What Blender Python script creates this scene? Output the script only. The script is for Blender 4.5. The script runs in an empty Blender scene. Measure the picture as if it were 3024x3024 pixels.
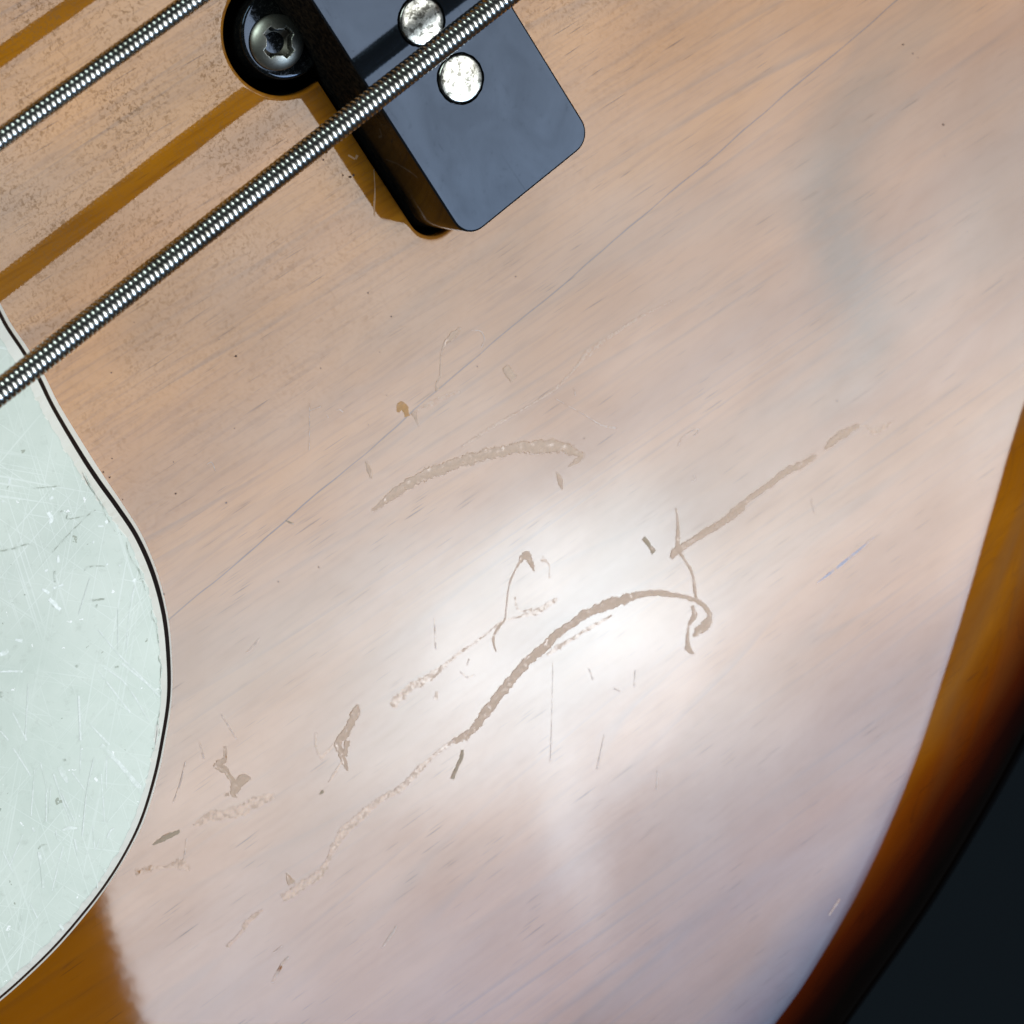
import bpy, bmesh, math, random
from mathutils import Vector, Matrix
from mathutils.geometry import delaunay_2d_cdt

# ------------------------------------------------------------------ camera, light, exposure
sc = bpy.context.scene
COL = sc.collection
MM = 0.001
sc.view_settings.view_transform = 'Standard'
sc.view_settings.look = 'None'
sc.view_settings.exposure = 0.0
sc.view_settings.gamma = 1.0

sc.cycles.max_bounces = 4
sc.cycles.diffuse_bounces = 1
sc.cycles.glossy_bounces = 3
sc.cycles.transparent_max_bounces = 4
sc.cycles.caustics_reflective = False
sc.cycles.caustics_refractive = False

cd = bpy.data.cameras.new('camera')
cam = bpy.data.objects.new('camera', cd)
COL.objects.link(cam)
RIGHT, UP, FWD = (0.734339, -0.513274, 0.444181), (0.619941, 0.773648, -0.130923), (0.276441, -0.371508, -0.886319)
cam.matrix_world = Matrix(((RIGHT[0], UP[0], -FWD[0], -0.097544), (RIGHT[1], UP[1], -FWD[1], 0.131089),
                           (RIGHT[2], UP[2], -FWD[2], 0.312744), (0, 0, 0, 1)))
cd.sensor_width = 36.0
cd.lens = 111.279
cd.clip_start = 0.01
cd.clip_end = 20.0
cd.dof.use_dof = True
cd.dof.focus_distance = 0.338
cd.dof.aperture_fstop = 46.0
cd.dof.aperture_blades = 0
sc.camera = cam

world = bpy.data.worlds.new('World')
sc.world = world
world.use_nodes = True
world.node_tree.nodes['Background'].inputs['Color'].default_value = (0.80, 0.92, 1.0, 1)
world.node_tree.nodes['Background'].inputs['Strength'].default_value = 0.028

EU, EV = (0.9404, -0.3401), (-0.3401, -0.9404)       # the two axes of the big lamp, seen from above
LAMP_H = 0.700


def vm(nt, op, a, b=None):
    n = nt.nodes.new('ShaderNodeVectorMath')
    n.operation = op
    for i, v in enumerate((a, b)):
        if v is None:
            continue
        if isinstance(v, (tuple, list)):
            n.inputs[i].default_value = v
        else:
            nt.links.new(v, n.inputs[i])
    return n.outputs['Value'] if op in ('DOT_PRODUCT', 'LENGTH') else n.outputs['Vector']


def mt(nt, op, a, b=None, c=None, clamp=False):
    n = nt.nodes.new('ShaderNodeMath')
    n.operation = op
    n.use_clamp = clamp
    for i, v in enumerate((a, b, c)):
        if v is None:
            continue
        if isinstance(v, (int, float)):
            n.inputs[i].default_value = v
        else:
            nt.links.new(v, n.inputs[i])
    return n.outputs[0]


def ramp(nt, fac, stops, interp='LINEAR'):
    n = nt.nodes.new('ShaderNodeValToRGB')
    r = n.color_ramp
    r.interpolation = interp
    while len(r.elements) < len(stops):
        r.elements.new(0.5)
    for e, (p, c) in zip(r.elements, stops):
        e.position = p
        e.color = (c, c, c, 1) if isinstance(c, (int, float)) else (*c, 1)
    nt.links.new(fac, n.inputs[0])
    return n.outputs['Color']


def mixc(nt, fac, a, b, mode='MIX'):
    n = nt.nodes.new('ShaderNodeMix')
    n.data_type = 'RGBA'
    n.blend_type = mode
    n.clamp_factor = True
    for s, v in zip((n.inputs[0], n.inputs[6], n.inputs[7]), (fac, a, b)):
        if isinstance(v, (int, float)):
            s.default_value = v
        elif isinstance(v, (tuple, list)):
            s.default_value = (*v, 1)
        else:
            nt.links.new(v, s)
    return n.outputs[2]


def noise(nt, vec, scale, detail=2.0, rough=0.5, dist=0.0, color=False):
    n = nt.nodes.new('ShaderNodeTexNoise')
    n.inputs['Scale'].default_value = scale
    n.inputs['Detail'].default_value = detail
    n.inputs['Roughness'].default_value = rough
    n.inputs['Distortion'].default_value = dist
    nt.links.new(vec, n.inputs['Vector'])
    return n.outputs['Color' if color else 'Fac']


def area_lamp(name, loc, rot, sx, sy, power):
    l = bpy.data.lights.new(name, 'AREA')
    l.shape = 'RECTANGLE'
    l.size, l.size_y = sx, sy
    l.energy = power
    l.use_nodes = True
    o = bpy.data.objects.new(name, l)
    COL.objects.link(o)
    o.location = loc
    o.rotation_euler = rot
    return o, l.node_tree


# the wide diffusing lamp overhead: brighter in the middle, cooler and dimmer towards its far end
U0, U1, V0, V1 = 0.122, 0.569, -0.260, 0.560
uc, vc = (U0 + U1) / 2, (V0 + V1) / 2
lamp, nt = area_lamp('overhead_lamp', (EU[0] * uc + EV[0] * vc, EU[1] * uc + EV[1] * vc, LAMP_H),
                     (0, 0, math.atan2(EU[1], EU[0])), U1 - U0, V1 - V0, 1.0)
area = (U1 - U0) * (V1 - V0)
lamp.data.energy = 42.0 * area
em = nt.nodes['Emission']
geo = nt.nodes.new('ShaderNodeNewGeometry')
pos = geo.outputs['Position']
uu = vm(nt, 'DOT_PRODUCT', pos, (*EU, 0))
vv = vm(nt, 'DOT_PRODUCT', pos, (*EV, 0))
warp = noise(nt, pos, 9.0, 1.0, 0.5)
vw = mt(nt, 'ADD', vv, mt(nt, 'MULTIPLY', mt(nt, 'SUBTRACT', warp, 0.5), 0.05))
vw = mt(nt, 'ADD', vw, mt(nt, 'MULTIPLY', mt(nt, 'SUBTRACT', uu, 0.300), 0.05))
f = mt(nt, 'DIVIDE', mt(nt, 'SUBTRACT', vw, V0), V1 - V0)
S = lambda v: (v - V0) / (V1 - V0)
col = ramp(nt, f, [(S(-0.26), (.15, .16, .16)), (S(-0.08), (.43, .42, .40)), (S(0.06), (.50, .49, .47)), (S(0.14), (.57, .63, .67)), (S(0.21), (.75, .81, .85)),
                   (S(0.265), (.88, .90, .90)), (S(0.305), (.74, .79, .86)), (S(0.335), (.56, .65, .77)), (S(0.375), (.45, .58, .77)),
                   (S(0.430), (.16, .28, .44)), (S(0.55), (.06, .12, .20))], 'B_SPLINE')


def blob(u, v, su, sv, amp):
    du = mt(nt, 'DIVIDE', mt(nt, 'SUBTRACT', uu, u), su)
    dv = mt(nt, 'DIVIDE', mt(nt, 'SUBTRACT', vv, v), sv)
    q = mt(nt, 'POWER', mt(nt, 'ADD', mt(nt, 'MULTIPLY', du, du), mt(nt, 'MULTIPLY', dv, dv)), 1.35)
    return mt(nt, 'MULTIPLY', mt(nt, 'EXPONENT', mt(nt, 'MULTIPLY', q, -1.0)), amp)


hot = mt(nt, 'ADD', blob(0.306, 0.258, 0.080, 0.055, 0.70), blob(0.318, 0.236, 0.055, 0.038, 0.22))
hot = mt(nt, 'ADD', hot, blob(0.298, 0.322, 0.012, 0.048, 0.22))
hot = mt(nt, 'ADD', hot, blob(0.252, 0.320, 0.028, 0.022, -0.12))
hot = mt(nt, 'ADD', hot, blob(0.190, 0.120, 0.075, 0.085, -0.10))
hot = mt(nt, 'ADD', hot, blob(0.570, 0.050, 0.13, 0.11, -0.10))
var = mt(nt, 'MULTIPLY_ADD', noise(nt, pos, 14.0, 1.0, 0.5), 0.40, 0.80)
n = nt.nodes.new('ShaderNodeCombineXYZ')
for i in range(3):
    nt.links.new(hot, n.inputs[i])
tot = vm(nt, 'ADD', col, vm(nt, 'MULTIPLY', n.outputs[0], (.80, .98, 1.08)))
n2 = nt.nodes.new('ShaderNodeCombineXYZ')
for i in range(3):
    nt.links.new(var, n2.inputs[i])
tot = vm(nt, 'MULTIPLY', tot, n2.outputs[0])
nt.links.new(tot, em.inputs['Color'])
em.inputs['Strength'].default_value = 1.0

# a dimmer, slightly green lamp low on the side of the neck and treble edge
d2 = Vector((-0.28, 0.80, 0.52)).normalized()
p2 = Vector((0, 0.04, 0)) + d2 * 0.95
l2, nt2 = area_lamp('side_lamp', p2, (-d2).to_track_quat('-Z', 'Y').to_euler(), 0.46, 0.28, 1.0)
l2.data.energy = 22.0 * 0.46 * 0.28
nt2.nodes['Emission'].inputs['Color'].default_value = (0.86, 1.0, 0.92, 1)

# ------------------------------------------------------------------ data
# outlines and marks in millimetres on the instrument (x runs along the strings towards the bridge)
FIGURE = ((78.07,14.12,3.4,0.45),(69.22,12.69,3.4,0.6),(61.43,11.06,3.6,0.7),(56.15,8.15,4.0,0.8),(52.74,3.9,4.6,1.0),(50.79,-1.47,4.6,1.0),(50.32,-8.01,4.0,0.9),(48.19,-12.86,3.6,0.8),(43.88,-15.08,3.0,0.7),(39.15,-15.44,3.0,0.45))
GUARD_BASE = ((-32.88,58.5),(-33.34,54.27),(-33.64,51.8),(-33.72,48.59),(-33.96,45.51),(-34.5,42.06),(-34.88,36.93),(-35.09,33.25),(-35.2,29.36),(-35.46,25.37),(-36.48,21.0),(-38.22,16.6),(-40.52,12.63),(-43.19,8.95),(-46.42,5.67),(-49.52,2.95),(-53.34,0.22),(-57.03,-1.54),(-60.76,-2.86),(-64.42,-3.78),(-68.73,-4.53),(-72.97,-4.88),(-76.93,-4.96),(-82.2,-4.7),(-89.6,-3.73))
GUARD_BLACK = ((-33.34,58.71),(-33.8,54.49),(-34.13,52.02),(-34.25,48.81),(-34.52,45.77),(-35.1,42.33),(-35.55,37.21),(-35.73,33.52),(-35.74,29.63),(-35.92,25.68),(-36.83,21.33),(-38.52,16.95),(-40.78,12.99),(-43.43,9.33),(-46.66,6.1),(-49.74,3.4),(-53.54,0.69),(-57.18,-1.1),(-60.88,-2.41),(-64.53,-3.28),(-68.83,-4.03),(-73.04,-4.38),(-76.98,-4.46),(-82.23,-4.2),(-89.6,-3.23))
GUARD_TOP = ((-33.84,58.9),(-34.3,54.7),(-34.64,52.21),(-34.76,49.0),(-35.07,46.0),(-35.64,42.57),(-36.14,37.44),(-36.35,33.76),(-36.36,29.88),(-36.53,26.0),(-37.43,21.73),(-39.05,17.41),(-41.25,13.5),(-43.83,9.86),(-47.01,6.64),(-50.04,3.93),(-53.77,1.22),(-57.35,-0.59),(-61.03,-1.89),(-64.65,-2.75),(-68.92,-3.5),(-73.11,-3.85),(-77.02,-3.93),(-82.24,-3.67),(-89.59,-2.71))
GUARD_EDGE = ((-35.17,59.28),(-35.64,55.1),(-35.95,52.57),(-36.0,49.35),(-36.23,46.42),(-36.74,42.98),(-37.28,37.84),(-37.5,34.14),(-37.4,30.28),(-37.46,26.48),(-38.26,22.32),(-39.81,18.1),(-41.96,14.27),(-44.49,10.71),(-47.56,7.49),(-50.49,4.77),(-54.15,2.06),(-57.68,0.33),(-61.31,-0.92),(-64.88,-1.77),(-69.09,-2.47),(-73.23,-2.82),(-77.09,-2.9),(-82.25,-2.64),(-89.56,-1.7))
PITS = ((-16.01,34.2,0.41),(-28.05,41.23,0.24),(-9.0,27.19,0.2),(-29.93,26.51,0.35),(-26.04,22.13,0.26),(-28.14,29.37,0.2),(-20.62,28.03,0.18),(-22.96,43.97,0.2),(-33.28,33.88,0.2),(-16.46,36.79,0.18),(-34.9,29.69,0.24),(-21.74,9.69,0.2),(-26.35,11.4,0.2),(-35.74,25.72,0.28),(-34.67,32.46,0.32),(-34.87,33.33,0.28),(-37.26,18.62,0.24),(71.08,13.22,0.33),(71.6,11.59,0.29),(70.5,2.26,0.42),(71.94,10.75,0.21),(56.73,26.44,0.17),(66.3,-10.18,0.19),(68.66,-0.88,0.19),(67.65,4.17,0.15),(15.4,21.24,0.24),(0.84,26.72,0.24),(0.13,30.45,0.28),(-2.47,24.39,0.16),(-8.12,18.75,0.18),(11.86,1.2,0.2),(5.93,15.97,0.24),(-4.51,20.06,0.2),(5.09,42.49,0.31),(5.64,41.83,0.55),(6.08,41.77,0.47),(4.96,45.56,0.35),(4.19,45.14,0.31),(40.68,-15.81,0.25),(50.91,-37.42,0.19))
MARKS = [
 ("dull",((-13.27,10.77,0.28),(-10.52,10.67,0.89),(-8.09,10.47,1.22),(-4.76,9.68,1.34),(-1.66,8.52,1.26),(1.36,7.21,1.22),(4.25,5.67,1.26),(6.43,4.21,1.34),(8.36,2.77,1.34),(9.38,1.72,1.1),(9.88,0.87,0.89),(10.23,0.22,0.41))),
 ("dull",((9.81,1.17,0.61),(10.37,0.23,0.73),(10.48,-0.31,0.61),(9.69,-0.37,0.61),(8.44,-0.22,0.1))),
 ("dull",((6.95,0.16,0.16),(6.73,-0.93,0.65),(6.36,-1.85,0.16))),
 ("dull",((-19.33,-17.37,0.73),(-17.84,-17.07,0.85),(-15.94,-16.64,1.12),(-13.22,-15.96,1.12),(-10.7,-15.58,1.12),(-8.18,-15.19,1.12),(-5.58,-15.17,1.02),(-2.9,-15.06,1.02),(-0.14,-15.31,0.93),(2.09,-15.89,1.1),(4.18,-16.67,1.22),(5.93,-17.48,1.1),(7.45,-18.17,0.73),(9.25,-19.42,0.61),(10.82,-21.03,0.54),(12.12,-22.57,0.49),(13.0,-24.25,0.49),(13.06,-25.89,0.63),(12.18,-26.44,1.12),(10.82,-26.44,1.07),(9.91,-26.54,0.24))),
 ("pale",((-5.92,-16.14,0.29),(-4.41,-16.3,0.63),(-2.69,-16.64,0.39),(-0.31,-16.98,0.49),(1.4,-17.36,0.39),(3.14,-17.7,0.19))),
 ("dull",((11.89,-23.5,0.34),(11.44,-24.56,0.58),(10.2,-25.13,0.29),(9.22,-26.22,0.44),(8.63,-27.33,0.68),(8.91,-28.34,0.15))),
 ("dull",((16.65,-12.74,0.17),(15.72,-14.49,0.34),(14.22,-16.72,0.58),(14.11,-18.2,0.29),(14.0,-20.32,0.32),(13.08,-22.41,0.37),(12.74,-23.15,0.34))),
 ("dark",((11.39,-12.93,0.49),(11.49,-15.19,0.58))),
 ("dull",((12.82,-17.15,0.54),(14.02,-16.87,0.88),(16.08,-17.28,0.73),(18.51,-17.67,0.68),(21.24,-18.14,0.63),(23.83,-18.33,0.58))),
 ("dull",((15.57,-17.11,0.54),(17.94,-17.42,0.67),(20.21,-17.9,0.83),(23.14,-17.85,0.67),(25.67,-17.99,0.62),(28.08,-18.3,0.67),(30.63,-18.44,0.83),(32.83,-19.11,0.75),(34.83,-19.29,0.37))),
 ("dull",((36.15,-19.53,0.29),(37.65,-19.42,0.87),(39.86,-19.68,0.96),(41.42,-20.11,0.46))),
 ("pale",((41.46,-20.2,0.17),(42.25,-20.81,0.17),(42.56,-21.92,0.46),(43.78,-22.33,0.62),(45.52,-22.67,0.21))),
 ("dark",((-20.25,-18.15,0.29),(-20.93,-18.83,0.49),(-21.62,-19.18,0.39),(-22.56,-19.7,0.49),(-23.15,-20.01,0.49))),
 ("dull",((-18.37,-16.92,0.49),(-19.65,-16.93,0.78),(-20.68,-16.58,0.54))),
 ("pale",((-20.65,-16.55,0.37),(-23.73,-16.42,0.49),(-28.4,-16.79,0.68),(-31.16,-16.27,0.54),(-33.85,-16.12,0.88),(-36.35,-16.13,0.68))),
 ("pale",((-24.98,-16.16,0.33),(-28.29,-16.76,0.67),(-31.3,-16.16,0.56),(-33.9,-16.2,0.94),(-36.18,-16.21,1.03),(-38.66,-16.91,0.71),(-39.64,-17.49,0.63),(-41.52,-18.14,0.89),(-43.83,-17.82,0.98),(-45.19,-17.76,1.03),(-46.48,-17.42,0.76))),
 ("dull",((-44.45,-15.48,0.09),(-44.55,-16.16,0.63),(-44.71,-16.86,0.98))),
 ("pale",((-48.93,-16.95,0.31),(-50.98,-16.9,0.63),(-52.41,-17.34,0.33),(-54.47,-17.5,0.54))),
 ("pale",((-1.18,-11.65,0.37),(-3.85,-11.3,0.73),(-6.31,-10.21,0.29),(-8.01,-9.42,0.24),(-10.45,-9.26,0.24),(-12.87,-9.09,0.27),(-14.62,-8.87,0.37),(-16.5,-8.84,0.54),(-18.37,-8.82,0.88),(-21.16,-8.32,0.97),(-24.01,-8.38,0.97))),
 ("dull",((-10.56,-11.7,0.15),(-10.08,-10.33,0.32),(-8.58,-9.56,0.34),(-7.67,-9.39,0.22),(-6.37,-7.99,0.17),(-4.69,-6.29,0.19),(-2.55,-5.28,0.29),(-1.5,-5.06,1.02),(-1.45,-6.24,0.54),(-1.64,-7.3,0.15))),
 ("pale",((-0.12,-6.64,0.58),(0.19,-7.82,0.17),(-0.66,-9.13,0.17))),
 ("pale",((-5.21,-8.17,0.17),(-5.73,-9.14,0.22),(-5.52,-9.99,0.22),(-4.29,-10.63,0.19))),
 ("thin",((-14.25,-3.64,0.12),(-16.16,-6.66,0.15))),
 ("thin",((-2.69,-20.89,0.12),(-3.01,-22.21,0.15))),
 ("thin",((-1.51,-24.9,0.19),(-0.99,-25.83,0.19))),
 ("thin",((1.84,-24.86,0.1),(0.62,-26.39,0.12))),
 ("thin",((-5.58,-28.49,0.1),(-8.53,-31.12,0.15))),
 ("thin",((-2.67,-36.52,0.12),(-4.04,-38.27,0.19))),
 ("thin",((-15.32,-10.76,0.15),(-15.02,-11.79,0.19),(-14.23,-12.15,0.19))),
 ("thin",((-13.67,-10.22,0.17),(-14.31,-10.68,0.17))),
 ("pale",((-18.84,-10.65,0.29),(-19.47,-11.36,0.58))),
 ("thin",((-5.76,-17.21,0.07),(-9.03,-21.72,0.07),(-12.67,-26.58,0.12))),
 ("dull",((-26.99,-5.67,0.18),(-27.64,-6.19,0.89),(-28.88,-6.83,0.98),(-30.16,-7.43,0.94),(-31.31,-7.58,0.67),(-31.67,-8.69,0.71),(-32.04,-10.07,0.58),(-32.24,-10.99,0.13))),
 ("dull",((-30.31,-8.16,0.58),(-31.58,-9.34,0.58))),
 ("pale",((-32.21,-9.64,0.22),(-33.37,-10.07,0.27),(-34.67,-10.51,0.18))),
 ("pale",((-32.69,-4.99,0.18),(-33.61,-6.46,0.29),(-33.82,-7.83,0.27))),
 ("pale",((-31.76,-7.42,0.27),(-33.05,-7.65,0.36),(-33.95,-7.72,0.49))),
 ("dull",((-41.6,0.74,0.31),(-42.4,-0.3,0.45),(-43.21,-0.44,0.89),(-43.9,-0.55,0.67))),
 ("dull",((-43.43,-0.67,0.8),(-43.13,-1.57,0.67),(-43.16,-2.5,0.45),(-43.03,-3.54,1.16),(-42.04,-3.69,1.03),(-41.42,-4.17,0.18))),
 ("dull",((-42.95,-3.61,1.25),(-43.96,-4.14,0.67),(-43.87,-4.78,0.13))),
 ("pale",((-49.46,-4.03,0.4),(-47.51,-4.42,1.03),(-46.0,-5.37,1.03),(-44.38,-6.17,1.25),(-42.52,-6.66,1.12),(-40.5,-7.51,0.8))),
 ("dark",((-54.23,-2.64,0.14),(-52.66,-2.9,0.64),(-51.02,-3.44,0.39))),
 ("pale",((-57.48,-3.78,0.67),(-55.8,-4.62,0.58),(-54.4,-5.67,0.31),(-53.08,-6.48,1.12),(-52.71,-7.66,0.36))),
 ("thin",((-50.88,-4.64,0.13),(-52.68,-6.49,0.2))),
 ("thin",((-46.06,2.3,0.13),(-48.22,0.55,0.18),(-49.76,-0.39,0.11))),
 ("thin",((-43.58,2.99,0.16),(-44.25,1.23,0.22))),
 ("thin",((-39.92,3.83,0.13),(-40.14,0.49,0.2))),
 ("dull",((-44.81,-3.71,0.27),(-44.37,-3.86,0.36))),
 ("dark",((-36.32,-10.93,0.25),(-35.75,-10.85,0.39))),
 ("thin",((-31.64,7.73,0.22),(-32.94,7.45,0.31),(-33.69,7.47,0.16))),
 ("thin",((-37.98,-29.24,0.16),(-39.15,-29.67,0.31),(-40.77,-30.12,0.22))),
 ("thin",((-49.71,-23.3,0.18),(-51.02,-23.57,0.36),(-52.87,-24.38,0.27))),
 ("thin",((-50.81,-21.71,0.13),(-49.61,-21.78,0.11))),
 ("dull",((8.59,13.85,0.69),(8.71,12.05,0.97))),
 ("amber",((-4.55,17.73,0.37),(-4.01,18.05,0.81),(-3.65,17.77,0.93),(-3.93,16.64,0.53))),
 ("dull",((-3.06,16.56,0.61),(-3.24,15.86,0.37),(-3.47,14.96,0.06))),
 ("dull",((0.63,16.76,0.49),(0.79,17.37,0.2),(1.73,17.86,0.24),(2.91,19.38,0.16),(3.99,20.25,0.24),(5.27,20.6,0.73),(6.76,20.68,0.2))),
 ("pale",((-2.52,16.52,0.28),(-0.57,15.98,0.45),(1.61,15.39,0.41),(2.62,14.98,0.2))),
 ("thin",((7.69,19.61,0.12),(8.49,18.88,0.14),(8.37,17.88,0.16),(7.58,17.39,0.12))),
 ("pale",((-0.65,9.78,0.24),(2.19,9.53,0.3),(4.8,9.1,0.3),(7.64,8.62,0.18),(10.04,8.25,0.2),(12.28,8.0,0.3),(14.28,8.19,0.24),(16.12,8.52,0.28),(17.67,8.81,0.73),(19.76,8.7,0.53),(22.32,8.49,0.28),(24.84,8.19,0.28),(29.63,7.18,0.12))),
 ("thin",((11.6,7.03,0.06),(13.38,3.4,0.08),(14.47,1.05,0.16),(15.73,-0.34,0.2))),
 ("dull",((-10.65,15.62,0.16),(-10.89,14.78,0.41),(-11.24,13.78,0.16))),
 ("thin",((14.13,6.62,0.1),(13.73,5.84,0.1))),
 ("thin",((-10.22,22.38,0.1),(-9.85,22.19,0.18),(-9.68,21.72,0.14))),
 ("thin",((-11.36,22.69,0.1),(-11.42,22.26,0.16))),
 ("dark",((-21.74,16.21,0.16),(-21.54,15.78,0.22),(-21.31,15.37,0.14))),
 ("thin",((-12.23,24.95,0.08),(-13.75,22.78,0.1),(-15.22,20.8,0.08))),
 ("thin",((-12.72,24.26,0.08),(-11.4,23.83,0.08))),
 ("thin",((-25.34,26.85,0.08),(-24.79,26.66,0.1),(-25.0,25.63,0.08))),
 ("thin",((-10.61,15.51,0.12),(-11.31,13.81,0.16))),
 ("thin",((20.89,-7.05,0.12),(21.94,-6.56,0.15),(23.64,-6.79,0.19),(24.08,-7.19,0.12),(23.11,-7.35,0.1))),
 ("thin",((31.44,-23.13,0.12),(30.81,-24.94,0.19))),
 ("thin",((20.0,-11.48,0.1),(20.49,-11.6,0.1),(20.61,-11.09,0.1))),
 ("groove",((26.51,-31.98,0.08),(28.77,-32.18,0.29),(31.66,-32.33,0.29),(35.78,-32.49,0.08))),
 ("fibre",((8.36,40.88,0.08),(7.2,39.03,0.16),(6.09,37.6,0.2),(5.49,36.69,0.12))),
 ("fibre",((6.8,43.87,0.2),(7.19,43.06,0.2))),
 ("fibre",((7.26,43.01,0.24),(7.67,43.25,0.31))),
 ("thin",((5.16,-66.56,0.16),(7.43,-65.92,0.31))),
]
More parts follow.
